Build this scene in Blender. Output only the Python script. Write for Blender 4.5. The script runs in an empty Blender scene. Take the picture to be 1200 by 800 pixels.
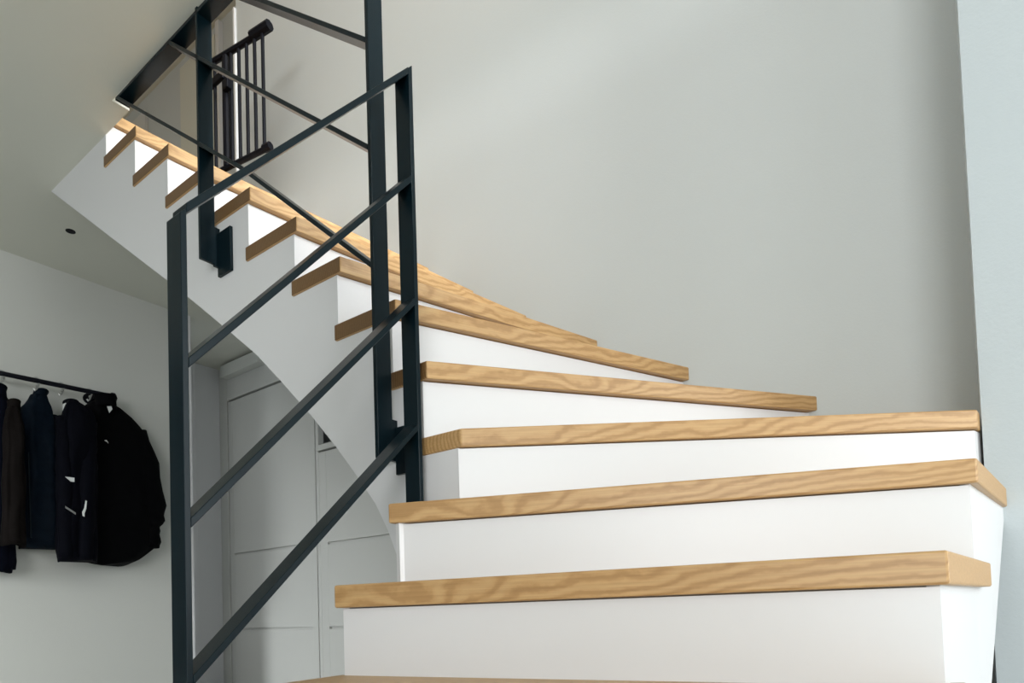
import bpy, bmesh, math, random
from mathutils import Vector, Matrix

C = bpy.context.scene.collection
SC = bpy.context.scene

# ------------------------------------------------------------------ camera
def camera():
    f_px, ppy = 754.4, 688.24
    pi, ro, ya = (math.radians(a) for a in (1.991, -1.840, -35.725))
    f = Vector((math.sin(ya)*math.cos(pi), math.cos(ya)*math.cos(pi), math.sin(pi)))
    r0 = Vector((math.cos(ya), -math.sin(ya), 0)); u0 = r0.cross(f)
    r = math.cos(ro)*r0 + math.sin(ro)*u0
    u = -math.sin(ro)*r0 + math.cos(ro)*u0
    cd = bpy.data.cameras.new('camera'); co = bpy.data.objects.new('camera', cd); C.objects.link(co)
    M = Matrix((r, u, -f)).transposed().to_4x4()
    M.translation = Vector((0, 0, 0.31124))
    co.matrix_world = M
    cd.sensor_fit = 'HORIZONTAL'; cd.sensor_width = 36; cd.lens = f_px/1200*36
    cd.shift_y = (ppy-400)/1200
    cd.clip_start = 0.02
    SC.camera = co
camera()

# ------------------------------------------------------------------ light
w = bpy.data.worlds.new('world'); SC.world = w; w.use_nodes = True
w.node_tree.nodes['Background'].inputs[0].default_value = (.80, .90, 1, 1)
w.node_tree.nodes['Background'].inputs[1].default_value = 0.75

def area(name, loc, target, sx, sy, energy, col, spread=180):
    l = bpy.data.lights.new(name, 'AREA'); l.shape = 'RECTANGLE'; l.size = sx; l.size_y = sy
    l.energy = energy; l.color = col; l.spread = math.radians(spread)
    o = bpy.data.objects.new(name, l); C.objects.link(o); o.location = loc
    o.rotation_euler = (Vector(target)-Vector(loc)).to_track_quat('-Z', 'Y').to_euler()
    return o
# daylight from the right, rear and upstairs windows, plus added unseen lamps
area('daylight_right_window', (4.85, 0.05, 1.25), (0, 0.05, 1.25), 3.0, 1.9, 97, (.955, .98, 1))
area('added_steel_glint_light', (1.75, 1.83, 1.2), (-.6, .4, 1.0), 1.3, 1.8, 31, (.955, .98, 1))  # unseen lamp, added for the glint on the steel edges
area('daylight_rear_window', (2.1, -3.85, 1.2), (1.2, 0, 1.2), 2.6, 1.6, 128, (.97, .98, 1))
area('added_low_wall_light', (-2.6, -3.85, 1.0), (-4.0, .9, -.2), 1.6, 1.7, 17, (.93, .98, 1), 48)  # unseen narrow lamp, added to brighten the low left wall and floor
area('daylight_upper_window', (-0.6, -3.85, 3.85), (-0.6, 0, 3.85), 4.0, 1.7, 66, (.98, .995, .97))
area('added_stair_top_light', (-1.0, .6, 4.93), (-1.0, .6, 3), 1.4, 1.0, 50, (.95, .99, 1))  # unseen lamp below the closed ceiling, added to brighten the upper stair walls
area('added_riser_light', (4.85, 1.2, 3.9), (-2.2, 1.5, 1.95), 1.1, 1.3, 88, (.97, .99, 1), 60)  # unseen lamp, added to whiten the upper risers
SC.view_settings.view_transform = 'Standard'
SC.view_settings.look = 'None'
SC.view_settings.exposure = 0.0
SC.view_settings.gamma = 1
SC.view_settings.use_curve_mapping = False

# ------------------------------------------------------------------ materials
def newmat(name):
    m = bpy.data.materials.new(name); m.use_nodes = True
    nt = m.node_tree; b = nt.nodes['Principled BSDF']
    return m, nt, b
def paint(name, col, rough=.55, bump=.02, scale=220, var=.02):
    m, nt, b = newmat(name)
    b.inputs['Roughness'].default_value = rough
    tc = nt.nodes.new('ShaderNodeTexCoord')
    n = nt.nodes.new('ShaderNodeTexNoise'); n.inputs['Scale'].default_value = scale; n.inputs['Detail'].default_value = 3
    n2 = nt.nodes.new('ShaderNodeTexNoise'); n2.inputs['Scale'].default_value = 2.2; n2.inputs['Detail'].default_value = 4
    nt.links.new(tc.outputs['Object'], n.inputs['Vector']); nt.links.new(tc.outputs['Object'], n2.inputs['Vector'])
    cr = nt.nodes.new('ShaderNodeValToRGB')
    cr.color_ramp.elements[0].color = tuple(c*(1-var) for c in col)+(1,)
    cr.color_ramp.elements[1].color = tuple(min(1, c*(1+var)) for c in col)+(1,)
    nt.links.new(n2.outputs['Fac'], cr.inputs[0]); nt.links.new(cr.outputs[0], b.inputs['Base Color'])
    bu = nt.nodes.new('ShaderNodeBump'); bu.inputs['Strength'].default_value = bump; bu.inputs['Distance'].default_value = .01
    nt.links.new(n.outputs['Fac'], bu.inputs['Height']); nt.links.new(bu.outputs[0], b.inputs['Normal'])
    return m
HALL = paint('hall_wall_paint', (.60, .605, .565), .8, .05, 160)
WALL = paint('wall_paint', (.56, .59, .585), .8, .05, 160)
SIDEWALL = paint('white_wall_paint', (.515, .57, .59), .8, .06, 140)
CEIL = paint('ceiling_paint', (.66, .66, .58), .9, .05, 160)
WHITE = paint('white_lacquer', (.715, .715, .72), .35, .01, 90, .01)
DOORW = paint('door_lacquer', (.575, .575, .545), .45, .01, 90, .01)
FLOORM = paint('floor_screed', (.66, .66, .64), .5, .03, 60, .06)
CHROME, _nt, _b = newmat('hook_metal'); _b.inputs['Base Color'].default_value = (.5, .5, .48, 1); _b.inputs['Metallic'].default_value = .9; _b.inputs['Roughness'].default_value = .35
PALE = paint('pale_reflective_print', (.70, .72, .70), .5)

def steel(name, col, rough):
    m, nt, b = newmat(name)
    b.inputs['Base Color'].default_value = col+(1,)
    b.inputs['Roughness'].default_value = rough
    tc = nt.nodes.new('ShaderNodeTexCoord'); n = nt.nodes.new('ShaderNodeTexNoise')
    n.inputs['Scale'].default_value = 500; n.inputs['Detail'].default_value = 2
    nt.links.new(tc.outputs['Object'], n.inputs['Vector'])
    bu = nt.nodes.new('ShaderNodeBump'); bu.inputs['Strength'].default_value = .08; bu.inputs['Distance'].default_value = .002
    nt.links.new(n.outputs['Fac'], bu.inputs['Height']); nt.links.new(bu.outputs[0], b.inputs['Normal'])
    return m
STEEL = steel('anthracite_powder_coat', (.0025, .0095, .0135), .30); STEEL.node_tree.nodes['Principled BSDF'].inputs['Specular IOR Level'].default_value = .20
BLACK = steel('black_coated_metal', (.004, .0045, .008), .5); BLACK.node_tree.nodes['Principled BSDF'].inputs['Specular IOR Level'].default_value = .15

def oak():
    m, nt, b = newmat('oiled_oak')
    L = nt.links.new
    b.inputs['Roughness'].default_value = .42
    tc = nt.nodes.new('ShaderNodeTexCoord'); oi = nt.nodes.new('ShaderNodeObjectInfo')
    off = nt.nodes.new('ShaderNodeVectorMath'); off.operation = 'MULTIPLY'
    L(oi.outputs['Random'], off.inputs[0]); off.inputs[1].default_value = (3.1, .10, .16)
    add = nt.nodes.new('ShaderNodeVectorMath'); L(tc.outputs['Object'], add.inputs[0]); L(off.outputs[0], add.inputs[1])
    mp = nt.nodes.new('ShaderNodeMapping'); mp.inputs['Location'].default_value = (0, .06, -.03)
    mp.inputs['Rotation'].default_value = (0, math.radians(5), math.radians(3)); mp.inputs['Scale'].default_value = (.55, 1, 1)
    L(add.outputs[0], mp.inputs['Vector'])
    # slow warping of the growth rings along the length
    wn = nt.nodes.new('ShaderNodeTexNoise'); wn.inputs['Scale'].default_value = 7; wn.inputs['Detail'].default_value = 2
    L(mp.outputs[0], wn.inputs['Vector'])
    ws = nt.nodes.new('ShaderNodeVectorMath'); ws.operation = 'SCALE'; ws.inputs['Scale'].default_value = .035
    L(wn.outputs['Color'], ws.inputs[0])
    wa = nt.nodes.new('ShaderNodeVectorMath'); L(mp.outputs[0], wa.inputs[0]); L(ws.outputs[0], wa.inputs[1])
    wv = nt.nodes.new('ShaderNodeTexWave'); wv.wave_type = 'RINGS'; wv.rings_direction = 'X'
    wv.inputs['Scale'].default_value = 55; wv.inputs['Distortion'].default_value = 1.6; wv.inputs['Detail'].default_value = 3; wv.inputs['Detail Scale'].default_value = 1.5
    L(wa.outputs[0], wv.inputs['Vector'])
    fm = nt.nodes.new('ShaderNodeMapping'); fm.inputs['Scale'].default_value = (6, 260, 260)
    L(add.outputs[0], fm.inputs['Vector'])
    fn = nt.nodes.new('ShaderNodeTexNoise'); fn.inputs['Scale'].default_value = 1; fn.inputs['Detail'].default_value = 4; fn.inputs['Roughness'].default_value = .65
    L(fm.outputs[0], fn.inputs['Vector'])
    cr = nt.nodes.new('ShaderNodeValToRGB'); e = cr.color_ramp.elements
    e[0].position = .05; e[0].color = (.43, .25, .098, 1); e[1].position = .5; e[1].color = (.53, .325, .138, 1)
    e2 = e.new(1.0); e2.color = (.565, .36, .162, 1)
    L(wv.outputs['Fac'], cr.inputs[0])
    cf = nt.nodes.new('ShaderNodeValToRGB'); cf.color_ramp.elements[0].position = .3; cf.color_ramp.elements[0].color = (.78, .74, .70, 1)
    cf.color_ramp.elements[1].position = .62; cf.color_ramp.elements[1].color = (1, 1, 1, 1)
    L(fn.outputs['Fac'], cf.inputs[0])
    mx = nt.nodes.new('ShaderNodeMix'); mx.data_type = 'RGBA'; mx.blend_type = 'MULTIPLY'; mx.inputs['Factor'].default_value = .8
    L(cr.outputs[0], mx.inputs['A']); L(cf.outputs[0], mx.inputs['B'])
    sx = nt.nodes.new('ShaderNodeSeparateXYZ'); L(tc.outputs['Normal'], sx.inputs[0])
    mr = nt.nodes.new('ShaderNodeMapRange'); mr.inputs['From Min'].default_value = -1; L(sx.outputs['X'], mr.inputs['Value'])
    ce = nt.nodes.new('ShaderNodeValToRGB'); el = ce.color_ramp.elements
    el[0].position = .10; el[0].color = (.36, .32, .29, 1)      # tread ends on the stringer side are tinted darker
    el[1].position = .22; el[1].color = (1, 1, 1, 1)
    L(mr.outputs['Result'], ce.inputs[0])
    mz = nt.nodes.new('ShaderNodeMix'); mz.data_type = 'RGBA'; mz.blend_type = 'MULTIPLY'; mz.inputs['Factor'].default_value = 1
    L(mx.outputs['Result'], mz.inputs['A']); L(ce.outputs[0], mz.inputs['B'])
    L(mz.outputs['Result'], b.inputs['Base Color'])
    bu = nt.nodes.new('ShaderNodeBump'); bu.inputs['Strength'].default_value = .12; bu.inputs['Distance'].default_value = .001
    L(fn.outputs['Fac'], bu.inputs['Height']); L(bu.outputs[0], b.inputs['Normal'])
    return m
OAK = oak()

def cloth(name, col, quilt=0.0, rough=.85):
    m, nt, b = newmat(name)
    L = nt.links.new
    b.inputs['Roughness'].default_value = rough
    b.inputs['Specular IOR Level'].default_value = .08
    tc = nt.nodes.new('ShaderNodeTexCoord'); n = nt.nodes.new('ShaderNodeTexNoise')
    n.inputs['Scale'].default_value = 25; n.inputs['Detail'].default_value = 6
    L(tc.outputs['Object'], n.inputs['Vector'])
    cr = nt.nodes.new('ShaderNodeValToRGB')
    cr.color_ramp.elements[0].color = tuple(c*.6 for c in col)+(1,); cr.color_ramp.elements[1].color = tuple(c*1.4 for c in col)+(1,)
    L(n.outputs['Fac'], cr.inputs[0]); L(cr.outputs[0], b.inputs['Base Color'])
    bu = nt.nodes.new('ShaderNodeBump'); bu.inputs['Strength'].default_value = .35; bu.inputs['Distance'].default_value = .01
    L(n.outputs['Fac'], bu.inputs['Height']); L(bu.outputs[0], b.inputs['Normal'])
    return m

# ------------------------------------------------------------------ helpers
def bx(bm, x0, x1, y0, y1, z0, z1):
    v = [bm.verts.new((x, y, z)) for x in (x0, x1) for y in (y0, y1) for z in (z0, z1)]
    for q in ((0, 1, 3, 2), (4, 6, 7, 5), (0, 4, 5, 1), (2, 3, 7, 6), (0, 2, 6, 4), (1, 5, 7, 3)):
        bm.faces.new([v[i] for i in q])
def prism(bm, pts, axis, a, b):
    """polygon pts in the two other axes, extruded along axis from a to b"""
    def P(p, t):
        return {'z': (p[0], p[1], t), 'y': (p[0], t, p[1]), 'x': (t, p[0], p[1])}[axis]
    lo = [bm.verts.new(P(p, a)) for p in pts]; hi = [bm.verts.new(P(p, b)) for p in pts]
    n = len(pts)
    bm.faces.new(lo); bm.faces.new(hi)
    for i in range(n):
        bm.faces.new((lo[i], lo[(i+1) % n], hi[(i+1) % n], hi[i]))
def tube(bm, pts, r, n=10, cap=True):
    pts = [Vector(p) for p in pts]; rings = []
    rs = r if isinstance(r, (list, tuple)) else [r]*len(pts)
    for i, p in enumerate(pts):
        d = (pts[min(i+1, len(pts)-1)]-pts[max(i-1, 0)]).normalized()
        a = d.orthogonal().normalized() if i == 0 else (a_prev - d*a_prev.dot(d)).normalized()
        a_prev = a; b = d.cross(a)
        rings.append([bm.verts.new(p+rs[i]*(math.cos(2*math.pi*k/n)*a+math.sin(2*math.pi*k/n)*b)) for k in range(n)])
    for A, B in zip(rings, rings[1:]):
        for k in range(n):
            bm.faces.new((A[k], A[(k+1) % n], B[(k+1) % n], B[k]))
    if cap:
        bm.faces.new(rings[0]); bm.faces.new(rings[-1])
def obj(name, bm, mat, parent=None, smooth=False, bevel=0, mw=None):
    bmesh.ops.recalc_face_normals(bm, faces=bm.faces)
    if bevel:
        bmesh.ops.bevel(bm, geom=[e for e in bm.edges if len(e.link_faces) == 2 and e.calc_face_angle(0) > .5], offset=bevel, segments=2, affect='EDGES', profile=.5)
    me = bpy.data.meshes.new(name); bm.to_mesh(me); bm.free()
    if smooth:
        for p in me.polygons: p.use_smooth = True
    me.materials.append(mat)
    o = bpy.data.objects.new(name, me); C.objects.link(o)
    if mw is not None: o.matrix_world = mw
    if parent is not None:
        o.parent = parent
        if parent.type == 'EMPTY' or True:
            o.matrix_parent_inverse = parent.matrix_basis.inverted()
    return o
def box(name, d, mat, parent=None, bevel=0, smooth=False):
    bm = bmesh.new(); bx(bm, *d); return obj(name, bm, mat, parent, smooth, bevel)
def thing(name, label, cat, loc, group=None):
    o = bpy.data.objects.new(name, None); C.objects.link(o); o.location = loc; o.empty_display_size = .1
    tag(o, label, cat, group); return o
def tag(o, label, cat, group=None):
    o['label'] = label; o['category'] = cat
    if group: o['group'] = group
    return o
def struct(o):
    o['kind'] = 'structure'; return o

# ------------------------------------------------------------------ stair data (metres)
H = .185; T = .0442
YI = 1.145; YS = 1.152; YW = 2.104            # tread ends, stringer face, stair wall
YP = 1.86; XP = .03                           # white pier wall at the right: face and free edge
Z = {k: k*H for k in range(0, 15)}; Z[1] = .195; Z[0] = .005; Z[-1] = -.215
NL = {0: (-.985, .40), 1: (-1.0, .62), 2: (-1.009, .811), 3: (-1.045, .993), 4: (-.960, 1.149), 5: (-1.058, YI), 6: (-1.1605, YI), 7: (-1.3686, YI), 8: (-1.556, YI), 9: (-1.787, YI),
      10: (-2.037, YI), 11: (-2.288, YI), 12: (-2.5356, YI), 13: (-2.785, YI), 14: (-3.035, YI)}
NR = {0: (-.115, .33), 1: (-.075, .575), 2: (-.026, .991), 3: (.013, 1.408), 4: (.022, 1.832), 5: (-.360, YW), 6: (-.749, YW), 7: (-1.0888, YW), 8: (-1.399, YW), 9: (-1.664, YW),
      10: (-1.915, YW), 11: (-2.20, YW), 12: (-2.475, YW), 13: (-2.745, YW), 14: (-3.015, YW)}
OV = {k: .012 if k <= 4 else .02 for k in range(0, 15)}
def vec(k):
    a, b = Vector(NL[k]), Vector(NR[k]); d = (b-a).normalized(); n = Vector((-d.y, d.x)); return a, b, d, n   # n points up the stair
def riser_line(k):                                                # front face of riser k in plan
    a, b, d, n = vec(k); o = OV[k]
    if k >= 5:
        s = n*o
        pa = a+s; pb = b+s
        pa = pa + d*((YS-.001-pa.y)/d.y); pb = pb + d*((YW-pb.y)/d.y)
        return pa, pb, d, n
    if k == 4:
        pa = a+n*.014+d*.004; return Vector((pa.x-.006, YS-.001)), b+n*o, d, n
    return a+n*o+d*.012, b+n*o-d*.009, d, n

# ------------------------------------------------------------------ structure
CE = 2.312; FU = 2.59; TOP = 5.0
floor = struct(box('floor', (-5.3, 5, -4, 3.3, -.315, -.215), FLOORM))
bm = bmesh.new()
bx(bm, -5.3, 5, -4.0, 1.09, CE, FU-.03)
bx(bm, 1.3, 5, 1.09, YP, CE, FU-.03)
bx(bm, -5.3, -2.60, 1.09, YS, CE, FU-.03)
bx(bm, -5.3, -3.06, YS, YW, CE, FU-.03)
bx(bm, -5.3, .03, YW+.1, 3.3, CE, FU-.03)
bx(bm, -5.3, -3.39, YW, YW+.1, CE, FU-.03)
ceiling = struct(obj('ceiling', bm, CEIL))
fl2 = bmesh.new()
bx(fl2, -5.3, -3.06, 1.09, 3.3, FU-.03, FU); bx(fl2, -5.3, 5, -4, 1.09, FU-.03, FU); bx(fl2, -6.9, -5.3, -4, 3.3, FU-.25, FU)
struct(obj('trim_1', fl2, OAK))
up = box('ceiling_upper', (-6.9, 5, -4, 3.3, TOP, TOP+.1), CEIL); up.name = 'ceiling.001'; struct(up)
# stair wall: everything above the soffit
SOFF = [(-3.378, 2.312), (-2.329, 1.548), (-2.12, 1.392), (-1.944, 1.258), (-1.78, 1.131), (-1.652, 1.014), (-1.514, .883), (-1.406, .771), (-1.322, .676),
        (-1.258, .599), (-1.213, .523), (-1.185, .46), (-1.166, .40), (-1.143, .30), (-1.125, .18), (-1.115, -.215)]
bm = bmesh.new()
prism(bm, [(-3.39, 2.312), (-3.39, TOP), (XP+.02, TOP), (XP+.02, -.215), (-1.115, -.215)] + SOFF[::-1][1:], 'y', YW, YW+.1)
struct(obj('wall_back', bm, WALL))
# pier / right-hand white wall with its free edge at the stair
bm = bmesh.new(); bx(bm, XP, 1.1, YP, YP+.344, -.215, TOP); bx(bm, 2.5, 5, YP, YP+.344, -.215, TOP); bx(bm, 1.1, 2.5, YP, YP+.344, -.215, .25); bx(bm, 1.1, 2.5, YP, YP+.344, 2.15, TOP)
struct(obj('wall_right_front', bm, SIDEWALL)).name = 'wall_pier'
# outer shell
FZ = -.215
bm = bmesh.new()
bx(bm, 4.9, 5, -4, 1.9, FZ, .3); bx(bm, 4.9, 5, -4, 1.9, 2.2, 3.2); bx(bm, 4.9, 5, -4, 1.9, 4.6, TOP); bx(bm, 4.9, 5, -4, .6, 3.2, 4.6); bx(bm, 4.9, 5, 1.8, 1.9, 3.2, 4.6); bx(bm, 4.9, 5, -4, -1.45, .3, 2.2); bx(bm, 4.9, 5, 1.55, 1.9, .3, 2.2)
struct(obj('wall_right', bm, SIDEWALL))
bm = bmesh.new()
bx(bm, -6.9, 5, -4.1, -4, FU, 3.0); bx(bm, -6.9, 5, -4.1, -4, 4.7, TOP); bx(bm, -6.9, -2.6, -4.1, -4, 3.0, 4.7); bx(bm, 1.4, 5, -4.1, -4, 3.0, 4.7)
bx(bm, -5.3, -3.4, -4.1, -4, FZ, .4); bx(bm, -1.8, 5, -4.1, -4, FZ, .4); bx(bm, -5.3, 5, -4.1, -4, 2.0, FU); bx(bm, -5.3, -3.4, -4.1, -4, .4, 2.0); bx(bm, -1.8, .8, -4.1, -4, .4, 2.0); bx(bm, 3.4, 5, -4.1, -4, .4, 2.0)
struct(obj('wall_front', bm, SIDEWALL))
XL = -4.12
struct(box('wall_left', (-4.24, XL, -4, 2.17, FZ, CE), HALL))
struct(box('wall_hall', (-5.3, -4.85, 2.0, 3.3, FZ, CE), WHITE))
struct(box('added_dark_panel', (XL, XL+.04, -2.3, -.35, FZ, 2.08), STEEL, bevel=.004))  # unseen dark panel, added to darken the reflections in the steel posts
struct(box('wall_left_upper', (-6.9, -6.8, -4, 3.3, FU, TOP), WALL))
struct(box('wall_landing', (-6.9, -3.2, 2.72, 2.82, FU, TOP), WALL))
struct(box('wall_cupboard', (-5.3, .03, 3.15, 3.3, FZ, CE), WALL))
# window frames out of view (the daylight openings)
def window(name, d, along):
    x0, x1, y0, y1, z0, z1 = d; f = .06
    bm = bmesh.new()
    bx(bm, x0, x1, y0, y1, z0, z0+f); bx(bm, x0, x1, y0, y1, z1-f, z1)
    if along == 'y':
        bx(bm, x0, x1, y0, y0+f, z0+f, z1-f); bx(bm, x0, x1, y1-f, y1, z0+f, z1-f); m_ = (y0+y1)/2; bx(bm, x0, x1, m_-.03, m_+.03, z0+f, z1-f)
    else:
        bx(bm, x0, x0+f, y0, y1, z0+f, z1-f); bx(bm, x1-f, x1, y0, y1, z0+f, z1-f); m_ = (x0+x1)/2; bx(bm, m_-.03, m_+.03, y0, y1, z0+f, z1-f)
    struct(obj(name, bm, WHITE))
window('window_1', (4.92, 4.98, -1.45, 1.55, .3, 2.2), 'y')
window('window_2', (.8, 3.4, -4.08, -4.02, .4, 2.0), 'x')
window('added_window_5', (4.92, 4.98, .6, 1.8, 3.2, 4.6), 'y')  # unseen opening, added for the lamp on the upper risers
window('added_window_6', (1.1, 2.5, YP+.24, YP+.3, .25, 2.15), 'x')  # unseen opening, added for the steel glint lamp
window('added_window_4', (-3.4, -1.8, -4.08, -4.02, FZ, 2.0), 'x')  # unseen opening, added for the low left wall lamp
window('window_3', (-2.6, 1.4, -4.08, -4.02, 3.0, 4.7), 'x')
# upstairs trims seen over the landing
struct(box('trim_2', (-3.405, -3.388, 2.09, 2.15, FU, 3.92), WHITE, bevel=.003))     # white casing at the end of the stair wall
struct(box('trim_3', (-4.61, -4.565, 2.68, 2.72, FU, 4.97), WHITE, bevel=.003))
d = struct(box('door_3', (-5.17, -4.64, 2.69, 2.72, FU+.01, 4.9), CEIL, bevel=.003))
d = struct(box('door_4', (-6.05, -5.78, 2.69, 2.72, FU+.01, 4.85), FLOORM, bevel=.003))
# casing at the end of the coat wall
struct(box('trim_4', (-4.24, XL+.012, 2.13, 2.185, FZ, CE), WHITE, bevel=.003))
struct(box('trim_5', (-4.85, -4.83, 2.555, 2.60, FZ, CE), WHITE, bevel=.003))

# ------------------------------------------------------------------ staircase
stair = thing('staircase', 'white quarter-turn winder staircase with thick oak treads and white risers', 'staircase', (-.5, .9, 0))
for k in range(0, 14):
    a, b, d, n = vec(k)
    ra, rb, d2, n2 = riser_line(k+1)
    bl = ra+n2*.012; br = rb+n2*.012
    if k >= 5:
        bl = Vector((bl.x, YI)); br = Vector((br.x, YW))
        poly = [a, b, br, bl]
    elif k == 4:
        bl = Vector((bl.x, YI+.004))
        poly = [a, b, Vector((XP-.003, YP+.01)), Vector((XP-.003, YW)), Vector((br.x, YW)), bl]
    elif k == 3:
        e = b + (Vector((.068, YP-.002))-b)
        poly = [a, b, e, Vector((XP-.003, YP-.002)), br+n2*.01, Vector((-.975, YS)), Vector((-1.052, YS))]
    else:
        e = b + (Vector(NR[k+1])+Vector((.012, .07))-b)
        poly = [a, b, e, br+n2*.03, bl-d2*.016]
    M = Matrix(((d.x, -d.y, 0, a.x), (d.y, d.x, 0, a.y), (0, 0, 1, Z[k]), (0, 0, 0, 1)))
    Mi = M.inverted()
    pts = [(Mi @ Vector((q.x, q.y, Z[k])))[:2] for q in poly]
    bm = bmesh.new(); prism(bm, pts, 'z', -T, 0)
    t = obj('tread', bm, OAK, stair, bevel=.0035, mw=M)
    # riser under this tread
    ra, rb, d, n = riser_line(k)
    z0 = Z[k-1]
    bm = bmesh.new()
    back = .015
    if k >= 5: q = [ra, rb, rb+Vector((-back, 0)), ra+Vector((-back, 0))]
    elif k == 4: q = [ra, rb, Vector((XP-.004, YP+.02)), Vector((XP-.004, YP+.035)), rb+n*back, ra+n*back]
    else: q = [ra, rb, rb+n*back, ra+n*back]
    prism(bm, [v[:] for v in q], 'z', z0, Z[k]-T-.0022)
    obj('riser', bm, WHITE, stair)
ra, rb, d, n = riser_line(14)
bm = bmesh.new(); prism(bm, [ra[:], rb[:], (rb.x-.02, rb.y), (ra.x-.02, ra.y)], 'z', Z[13], FU-T); obj('riser', bm, WHITE, stair)
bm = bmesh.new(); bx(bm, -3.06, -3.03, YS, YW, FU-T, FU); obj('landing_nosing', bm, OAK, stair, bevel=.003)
# inner stringer: stepped on top, sweeping soffit curve below
top = []
for k in range(4, 14):
    x = riser_line(k)[0].x
    xn = riser_line(k+1)[0].x
    if k == 4: top += [(x, -.215), (x, Z[4]-T)]
    else: top += [(x, Z[k-1]-T), (x, Z[k]-T)]
top += [(riser_line(14)[0].x+.01, Z[13]-T), (riser_line(14)[0].x+.01, CE), (-3.378, CE)]
bm = bmesh.new(); prism(bm, [(x-.001, z) for x, z in top] + SOFF[1:], 'y', YS, YS+.03)
obj('stringer', bm, WHITE, stair)
# soffit skin (ruled surface from the stringer to the stair wall)
bm = bmesh.new(); A = []; B = []
cr = [(x, z) for x, z in SOFF]
prism(bm, cr + [(x+.02, z+.02) for x, z in cr[::-1]], 'y', YS+.03, YW)
obj('soffit', bm, WHITE, stair)
# lower flight: left side plate and right side plate with raked lower edge
bm = bmesh.new()
def side(bm, pts, th):
    for (p, zt, zb), (q, zt2, zb2) in pts:
        v = []
        n = Vector((q[1]-p[1], -(q[0]-p[0]))).normalized()*th
        for (c, zz) in ((p, zb), (q, zb2), (q, zt2), (p, zt)):
            v.append(bm.verts.new((c[0], c[1], zz)))
        u_ = [bm.verts.new((w_.co.x+n.x, w_.co.y+n.y, w_.co.z)) for w_ in v]
        bm.faces.new(v); bm.faces.new(u_)
        for i in range(4): bm.faces.new((v[i], v[(i+1) % 4], u_[(i+1) % 4], u_[i]))
r0, r1, r2, r3, r4 = (riser_line(k) for k in range(5))
side(bm, [((r0[0], Z[0]-T, FZ), (r1[0], Z[0]-T, FZ)), ((r1[0], Z[1]-T, FZ), (r2[0], Z[1]-T, FZ)), ((r2[0], Z[2]-T, FZ), (r3[0], Z[2]-T, FZ)), ((r3[0], Z[3]-T, FZ), (Vector((-1.0, YS)), Z[3]-T, FZ))], .015)
obj('side_panel', bm, WHITE, stair)
bm = bmesh.new()
E3 = Vector((.060, YP))
m3 = Vector((.026, 1.47))
def zb(y): return max(FZ, .479-(1.86-y)*1.05)
side(bm, [((r0[1], Z[0]-T, FZ), (r1[1], Z[0]-T, FZ)), ((r1[1], Z[1]-T, FZ), (r2[1], Z[1]-T, FZ)), ((r2[1], Z[2]-T, zb(r2[1].y)), (r3[1], Z[2]-T, zb(r3[1].y))), ((r3[1], Z[3]-T, zb(r3[1].y)), (E3, Z[3]-T, zb(E3.y)))], -.015)
obj('side_panel', bm, WHITE, stair)

# ------------------------------------------------------------------ balustrades (flat steel, 50 x 12)
g = 'flat steel balustrade panels'
p1 = thing('balustrade_panel', 'anthracite flat-steel balustrade panel in front, beside the lowest oak treads', 'balustrade', (-1.085, .84, 0), g)
X0, X1 = -1.110, -1.062
ya, yb = .55, 1.127
def post_y(parent, y0, y1, z0, ztop0, ztop1):
    bm = bmesh.new(); prism(bm, [(y0, z0), (y1, z0), (y1, ztop1), (y0, ztop0)], 'x', X0, X1); obj('post', bm, STEEL, parent, bevel=.0015)
def rail_y(parent, z0, z1, t=.012, ya_=ya+.011, yb_=yb-.013):
    sl = (z1-z0)/(yb-ya); h = t*math.sqrt(1+sl*sl)/2
    f = lambda y: z0+(y-ya)*sl
    bm = bmesh.new(); prism(bm, [(ya_, f(ya_)-h), (yb_, f(yb_)-h), (yb_, f(yb_)+h), (ya_, f(ya_)+h)], 'x', X0, X1); obj('rail', bm, STEEL, parent, bevel=.0015)
RA = [(1.003, 1.648), (.735, 1.378), (.463, 1.074), (.200, .768)]
post_y(p1, ya, ya+.011, FZ, 1.003, 1.015)
post_y(p1, yb-.013, yb, Z[3]-.02, 1.640, 1.655)
for z0, z1 in RA: rail_y(p1, z0, z1)

p2 = thing('balustrade_panel', 'tall anthracite flat-steel balustrade panel along the upper flight, reaching the ceiling', 'balustrade', (-1.6, 1.11, 1.0), g)
Y0, Y1 = 1.085, 1.135
def post_x(x0, x1, z0, z1): box('post', (x0, x1, Y0, Y1, z0, z1), STEEL, p2, bevel=.0015)
post_x(-1.182, -1.170, .695, 2.95)
post_x(-1.984, -1.972, 1.475, 2.95)
def rail_x(pts, t=.012):
    bm = bmesh.new()
    up_ = []; lo = []
    for i, (x, z) in enumerate(pts):
        a = pts[max(i-1, 0)]; b = pts[min(i+1, len(pts)-1)]
        sl = (b[1]-a[1])/(b[0]-a[0]); h = t*math.sqrt(1+sl*sl)/2
        up_.append((x, z+h)); lo.append((x, z-h))
    prism(bm, lo+up_[::-1], 'y', Y0, Y1); obj('rail', bm, STEEL, p2, bevel=.0015)
rail_x([(-2.549, 2.297), (-1.74, 1.672), (-1.182, 1.180)])
rail_x([(-2.16, 2.297), (-1.182, 1.480)])
rail_x([(-1.83, 2.297), (-1.182, 1.757)])
box('top_rail', (-2.562, .0, Y0, Y1, 2.291, 2.303), STEEL, p2, bevel=.0015)
# foot brackets: an angle welded to the post and a plate screwed to the stringer
for x, z0, z1 in ((-1.182, .695, .80), (-1.984, 1.47, 1.60)):
    bm = bmesh.new(); bx(bm, x, x+.012, Y1-.002, YS, z0, z1); bx(bm, x+.012, x+.088, YS-.010, YS, z0-.035, z1-.02)
    obj('foot_bracket', bm, STEEL, p2, bevel=.001)

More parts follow.
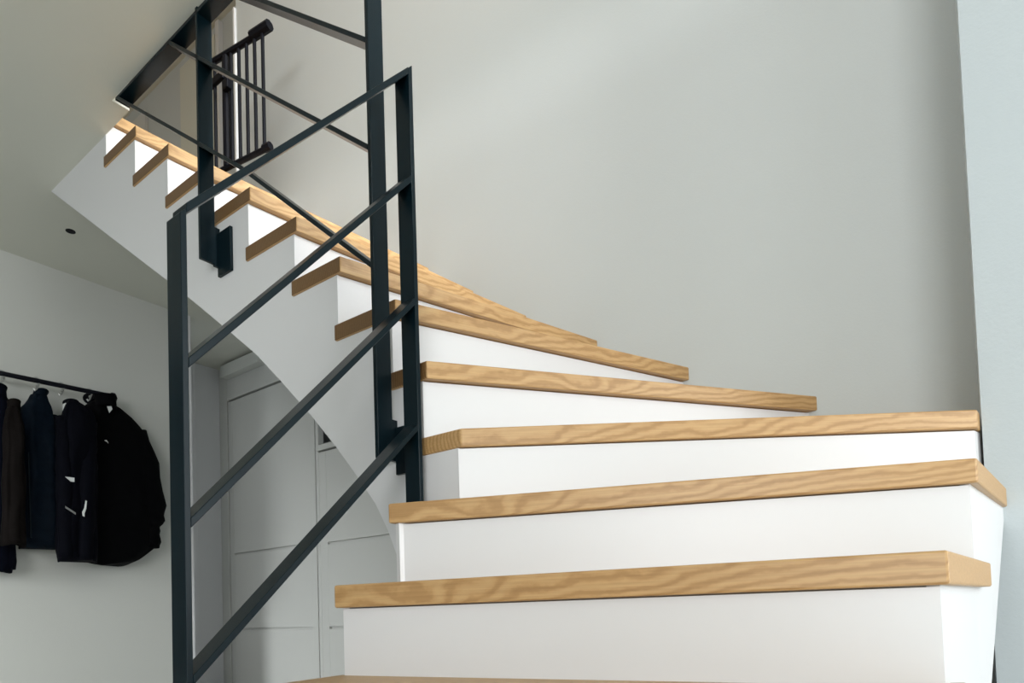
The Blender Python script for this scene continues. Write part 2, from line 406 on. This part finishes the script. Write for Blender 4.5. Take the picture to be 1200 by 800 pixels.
# ------------------------------------------------------------------ safety gate upstairs
gate = thing('safety_gate', 'black metal stair safety gate standing open at the top of the stairs', 'gate', (-3.18, 1.81, FU))
gy = lambda x: 1.87+.155*(x+2.8)
def gbar(name, x0, z0, x1, z1, r, n=8):
    bm = bmesh.new(); tube(bm, [(x0, gy(x0), z0), (x1, gy(x1), z1)], r, n); return obj(name, bm, BLACK, gate, smooth=False)
gbar('top_rail', -3.2, 3.262, -2.83, 3.262, .016)
gbar('latch', -2.86, 3.272, -2.735, 3.276, .026)
gbar('bottom_rail', -3.2, 2.655, -2.765, 2.655, .014)
gbar('latch_bolt', -2.79, 2.66, -2.745, 2.66, .02)
gbar('hinge_post', -3.19, FU, -3.19, 3.28, .018)
gbar('frame_upright', -3.05, 2.66, -3.05, 3.25, .017)
for i in range(7):
    x = -3.125+.0565*i if i else -3.135
    gbar('bar', x, 2.66, x, 3.262, .009)
bm = bmesh.new(); bmesh.ops.create_cube(bm, size=1, matrix=Matrix.Translation((-3.02, gy(-3.02)-.02, 3.07)) @ Matrix.Diagonal((.05, .03, .05, 1)))
obj('lock', bm, BLACK, gate, bevel=.006)
bm = bmesh.new(); bmesh.ops.create_cube(bm, size=1, matrix=Matrix.Translation((-3.11, gy(-3.11)-.01, 3.14)) @ Matrix.Diagonal((.14, .02, .045, 1)))
obj('lock', bm, BLACK, gate, bevel=.006)

# ------------------------------------------------------------------ cupboard doors below the stairs
YD = 2.81
def panel_door(name, x0, x1, z0, z1, cuts, st, rail_t):
    """leaf with stiles standing proud, panels let in between shadow joints"""
    root = struct(box(name, (x0, x1, YD+.022, YD+.045, z0, z1), DOORW))
    for a, b in ((x0, x0+st), (x1-st, x1)):
        box('stile', (a, b, YD, YD+.022, z0, z1), DOORW, root, bevel=.002)
    zs = [z0]+cuts+[z1]
    for a, b in zip(zs, zs[1:]):
        lo = a+(.016 if a != z0 else .0); hi = b-(.0 if b != z1 else .0)
        box('panel', (x0+st, x1-st, YD+.001, YD+.022, lo, hi), DOORW, root, bevel=.002)
    return root
panel_door('door_1', -4.735, -3.668, FZ+.004, 2.025, [.222, .806], .055, .05)
panel_door('door_2', -3.625, -2.5, FZ+.004, 1.435, [.222, .795], .075, .05)
bm = bmesh.new(); bx(bm, -4.85, -4.745, YD-.006, YD+.05, FZ, CE); bx(bm, -4.745, -3.66, YD-.004, YD+.05, 2.04, CE); bx(bm, -3.662, -3.632, YD+.004, YD+.05, FZ, CE)
struct(obj('trim_6', bm, DOORW, bevel=.002))
struct(box('trim_7', (-4.72, -4.215, YD-.07, YD-.004, 2.20, CE-.02), HALL, bevel=.004))    # boxed header above the tall door
bm = bmesh.new(); bx(bm, -3.632, -2.5, YD-.012, YD+.05, 1.445, 1.485)
struct(obj('trim_8', bm, DOORW, bevel=.002))

# ------------------------------------------------------------------ recessed ceiling spot
bm = bmesh.new(); tube(bm, [(-3.655, 1.33, CE-.003), (-3.655, 1.33, CE)], .022, 20)
tag(obj('ceiling_spot', bm, BLACK), 'small dark recessed spotlight in the ceiling left of the stairs', 'light')

# ------------------------------------------------------------------ coat rail, hooks and jackets
XR = -3.98
rail = thing('coat_rail', 'long black wall-mounted coat rail with a row of jackets', 'coat rail', (XL, 1.3, 1.61))
bm = bmesh.new(); tube(bm, [(XR, .55, 1.585), (XR, 1.645, 1.614)], .0125, 12); obj('rod', bm, BLACK, rail, smooth=False)
bm = bmesh.new(); tube(bm, [(XR, 1.64, 1.6139), (XR, 1.648, 1.614), (XR, 1.664, 1.6145), (XR, 1.672, 1.6148)], [.014, .021, .021, .012], 12); obj('end_cap', bm, BLACK, rail)
for y in (.62, 1.585):
    z = 1.585+(y-.55)*.0265
    bm = bmesh.new(); tube(bm, [(XR-.003, y, z), (XL+.01, y, z)], .011, 10); tube(bm, [(XL+.012, y, z), (XL, y, z)], .032, 14); obj('wall_bracket', bm, BLACK, rail)

def sm(pts, t):
    """piecewise-linear sample of [(t, v)]"""
    for (a, va), (b, vb) in zip(pts, pts[1:]):
        if t <= b: 
            u_ = (t-a)/(b-a) if b > a else 0
            u_ = max(0, min(1, u_)); return va+(vb-va)*u_
    return pts[-1][1]
def jacket_shell(name, left, right, dep, xc, mat, parent, rows=30, n=26, amp=.010, quilt=0, seed=0):
    """cloth tube lofted from collar to hem: edge positions (z, y) left and right, depth per height"""
    rnd = random.Random(seed); ph = [rnd.uniform(0, 6.28) for _ in range(6)]
    left = sorted(left); right = sorted(right); z0 = max(left[0][0], right[0][0]); z1 = max(left[-1][0], right[-1][0])
    zl = min(left[0][0], right[0][0])
    bm = bmesh.new(); rings = []
    for i in range(rows+1):
        t = i/rows; z = zl+(z1-zl)*t
        a = sm(left, z); b = sm(right, z); c = (a+b)/2; hw = max((b-a)/2, .004); D = sm(dep, z)
        ring = []
        for k in range(n):
            th = 2*math.pi*k/n; cs, sn = math.cos(th), math.sin(th)
            e = .75
            py = math.copysign(abs(cs)**e, cs)*hw; px = math.copysign(abs(sn)**e, sn)*D
            fold = amp*(math.sin(5*th+ph[0]+2.2*t)+.7*math.sin(9*th+ph[1]-3*t)+.5*math.sin(3*th+14*t+ph[2]))*min(1, hw/.06)*abs(sn)
            q = quilt*abs(math.sin(math.pi*z/.075)) if quilt else 0
            edge = .25*amp*math.sin(17*t+ph[3]+th)
            drop = .012*math.sin(2*th+ph[4]) if i == 0 else 0
            ring.append(bm.verts.new((xc+px+(fold+q*sn)*(.6+.4*abs(sn)), c+py+edge, z+drop)))
        rings.append(ring)
    for A_, B_ in zip(rings, rings[1:]):
        for k in range(n): bm.faces.new((A_[k], A_[(k+1) % n], B_[(k+1) % n], B_[k]))
    bm.faces.new(rings[0]); bm.faces.new(rings[-1])
    return obj(name, bm, mat, parent, smooth=True)
def sleeve(parent, mat, pts, rs, seed=0, n=12):
    rnd = random.Random(seed); P = []; R_ = []
    m = 18
    for i in range(m+1):
        t = i/m*(len(pts)-1); j = min(int(t), len(pts)-2); u_ = t-j
        P.append(Vector(pts[j]).lerp(Vector(pts[j+1]), u_)); R_.append((rs[j]+(rs[j+1]-rs[j])*u_)*(1+.07*math.sin(i*1.9+seed)))
    bm = bmesh.new(); tube(bm, P, R_, n); return obj('sleeve', bm, mat, parent, smooth=True)
def collar(parent, mat, y, z, x, rw, rd, h, lean=0):
    bm = bmesh.new(); n = 16; ring = []
    for (s, dz, yo) in ((1, -.03, 0), (.95, h*.4, lean*.5), (1.05, h, lean), (.85, h-.004, lean), (.75, h*.4, lean*.5), (.8, -.02, 0)):
        ring.append([bm.verts.new((x+rd*s*math.sin(2*math.pi*k/n), y+yo+rw*s*math.cos(2*math.pi*k/n), z+dz+.012*math.sin(2*math.pi*k/n))) for k in range(n)])
    for A_, B_ in zip(ring, ring[1:]):
        for k in range(n): bm.faces.new((A_[k], A_[(k+1) % n], B_[(k+1) % n], B_[k]))
    return obj('collar', bm, mat, parent, smooth=True)
def patch(name, parent, mat, pts, th=.004):
    """small flat print or tag standing on the cloth, polygon in y, z at x"""
    x = pts[0]; bm = bmesh.new(); prism(bm, pts[1], 'x', x, x+th); return obj(name, bm, mat, parent)
NAVY = cloth('dark_navy_cloth', (.0018, .0026, .007)); BROWN = cloth('dark_brown_cloth', (.006, .0045, .004)); BLUE = cloth('blue_black_quilted_cloth', (.0022, .006, .012), rough=.7)
BLK = cloth('black_cloth', (.0008, .0009, .0014)); BLK2 = cloth('black_blue_cloth', (.0010, .0013, .0035))
gj = 'dark jackets on the coat rail'
def hang(label, y): return thing('jacket', label, 'jacket', (XR, y, 1.55), gj)
jA = hang('dark navy jacket at the far left end of the coats, cut by the picture edge', 1.08)
jacket_shell('body', [(.59, .99), (1.2, .96), (1.45, .98), (1.52, 1.06)], [(.60, 1.17), (.66, 1.186), (1.2, 1.192), (1.43, 1.19), (1.47, 1.175), (1.505, 1.15), (1.52, 1.12)], [(.6, .06), (1.3, .07), (1.52, .03)], XR-.045, NAVY, jA, seed=1)
collar(jA, NAVY, 1.10, 1.50, XR-.02, .05, .05, .03)
sleeve(jA, NAVY, [(XR-.04, 1.13, 1.44), (XR-.03, 1.14, 1.15), (XR-.03, 1.148, .85), (XR-.03, 1.15, .60)], [.035, .045, .042, .038], 1)
jB = hang('dark brown vest between two navy jackets, second from the left', 1.18)
jacket_shell('body', [(.73, 1.13), (1.3, 1.14), (1.42, 1.15), (1.455, 1.175)], [(.735, 1.226), (1.08, 1.227), (1.34, 1.221), (1.43, 1.205), (1.455, 1.19)], [(.73, .045), (1.25, .05), (1.455, .02)], XR+.085, BROWN, jB, seed=2)
collar(jB, BROWN, 1.183, 1.445, XR+.085, .028, .03, .008)
jC = hang('blue-black quilted puffer jacket with a pointed hood, hanging in the middle', 1.29)
jacket_shell('body', [(.72, 1.205), (1.07, 1.215), (1.40, 1.215), (1.455, 1.215), (1.484, 1.245), (1.53, 1.262)], [(.745, 1.405), (.82, 1.40), (1.10, 1.392), (1.37, 1.372), (1.46, 1.352), (1.53, 1.33)], [(.72, .06), (1.2, .07), (1.45, .055), (1.53, .03)], XR-.035, BLUE, jC, quilt=.016, seed=3)
collar(jC, BLUE, 1.290, 1.52, XR-.03, .032, .04, .034, .016)
sleeve(jC, BLUE, [(XR-.035, 1.355, 1.44), (XR-.03, 1.375, 1.15), (XR-.03, 1.380, .80)], [.03, .040, .034], 4)
patch('zip', jC, STEEL, (XR+.04, [(1.232, .76), (1.237, .76), (1.228, 1.20), (1.224, 1.20)]))
jD = hang('black jacket with pale printed marks, left of the big black coat', 1.45)
jacket_shell('body', [(.66, 1.375), (.73, 1.365), (1.144, 1.372), (1.38, 1.389), (1.477, 1.406), (1.515, 1.425)], [(.66, 1.555), (1.2, 1.56), (1.45, 1.55), (1.50, 1.52), (1.515, 1.47)], [(.66, .05), (1.2, .055), (1.45, .05), (1.515, .03)], XR+.105, BLK2, jD, seed=5)
collar(jD, BLK2, 1.455, 1.49, XR+.06, .036, .04, .03)
sleeve(jD, BLK2, [(XR+.10, 1.40, 1.42), (XR+.13, 1.40, 1.1), (XR+.135, 1.40, .67)], [.03, .042, .034], 6)
sleeve(jD, BLK2, [(XR+.10, 1.53, 1.42), (XR+.13, 1.50, 1.1), (XR+.135, 1.485, .66)], [.035, .05, .038], 7)
patch('pale_tag', jD, PALE, (XR+.178, [(1.383, 1.088), (1.408, 1.066), (1.424, 1.066), (1.424, 1.088)]))
patch('pale_print', jD, PALE, (XR+.178, [(1.47, .935), (1.476, .975), (1.482, .972), (1.478, .93), (1.470, .905), (1.470, .888), (1.462, .892), (1.460, .912)]))
patch('grey_pocket_edge', jD, CHROME, (XR+.176, [(1.383, .935), (1.43, .905), (1.43, .895), (1.383, .925)]))
patch('care_label', jD, PALE, (XR+.10, [(1.40, 1.41), (1.425, 1.40), (1.428, 1.47), (1.415, 1.50), (1.403, 1.49)]))
jF = hang('big black coat with a bulging sleeve at the right end of the rail', 1.68)
jacket_shell('body', [(.645, 1.485), (.66, 1.48), (.70, 1.476), (1.16, 1.478), (1.40, 1.48), (1.495, 1.49), (1.54, 1.515), (1.575, 1.56)],
             [(.645, 1.75), (.69, 1.81), (.752, 1.88), (1.0, 1.86), (1.248, 1.87), (1.327, 1.862), (1.386, 1.848), (1.45, 1.81), (1.50, 1.758), (1.555, 1.69), (1.575, 1.64)],
             [(.645, .08), (.9, .085), (1.3, .085), (1.5, .07), (1.575, .03)], XR-.045, BLK, jF, rows=40, n=32, seed=8)
collar(jF, BLK, 1.60, 1.555, XR, .055, .055, .035)
sleeve(jF, BLK, [(XR-.03, 1.78, 1.44), (XR-.03, 1.825, 1.25), (XR-.03, 1.852, 1.0), (XR-.03, 1.85, .92), (XR-.03, 1.84, .87), (XR-.03, 1.845, .80), (XR-.03, 1.845, .745)], [.05, .072, .082, .076, .058, .060, .055], 9, 16)
patch('neck_label', jF, PALE, (XR+.05, [(1.585, 1.525), (1.597, 1.49), (1.612, 1.515), (1.607, 1.53)]))
patch('pale_badge', jF, PALE, (XR+.06, [(1.565, 1.325), (1.585, 1.318), (1.585, 1.312), (1.575, 1.33)]))
for y, who in ((1.133, 'navy jacket at the left'), (1.284, 'quilted puffer jacket'), (1.398, 'printed black jacket'), (1.535, 'big black coat')):
    zr = 1.585+(y-.55)*.0265
    bm = bmesh.new()
    pts = [(XR, y+.016*math.cos(a), zr+.016*math.sin(a)) for a in [math.radians(q) for q in range(200, -41, -24)]]
    pts += [(XR, y+.006, zr-.03), (XR, y, zr-.045), (XR, y-.008, zr-.055), (XR, y-.014, zr-.045)]
    tube(bm, pts, .0045, 6)
    bmesh.ops.create_icosphere(bm, subdivisions=1, radius=.009, matrix=Matrix.Translation((XR, y+.003, zr-.028)))
    tag(obj('hook', bm, CHROME), 'small metal hook on the black rail above the '+who, 'hook', 'hooks on the coat rail')
for j_, dy_, dz_ in ((jA, .010, 0), (jB, -.024, -.012), (jC, .008, .004), (jD, -.034, -.012), (jF, .018, .008)):
    j_.location.y += dy_; j_.location.z += dz_
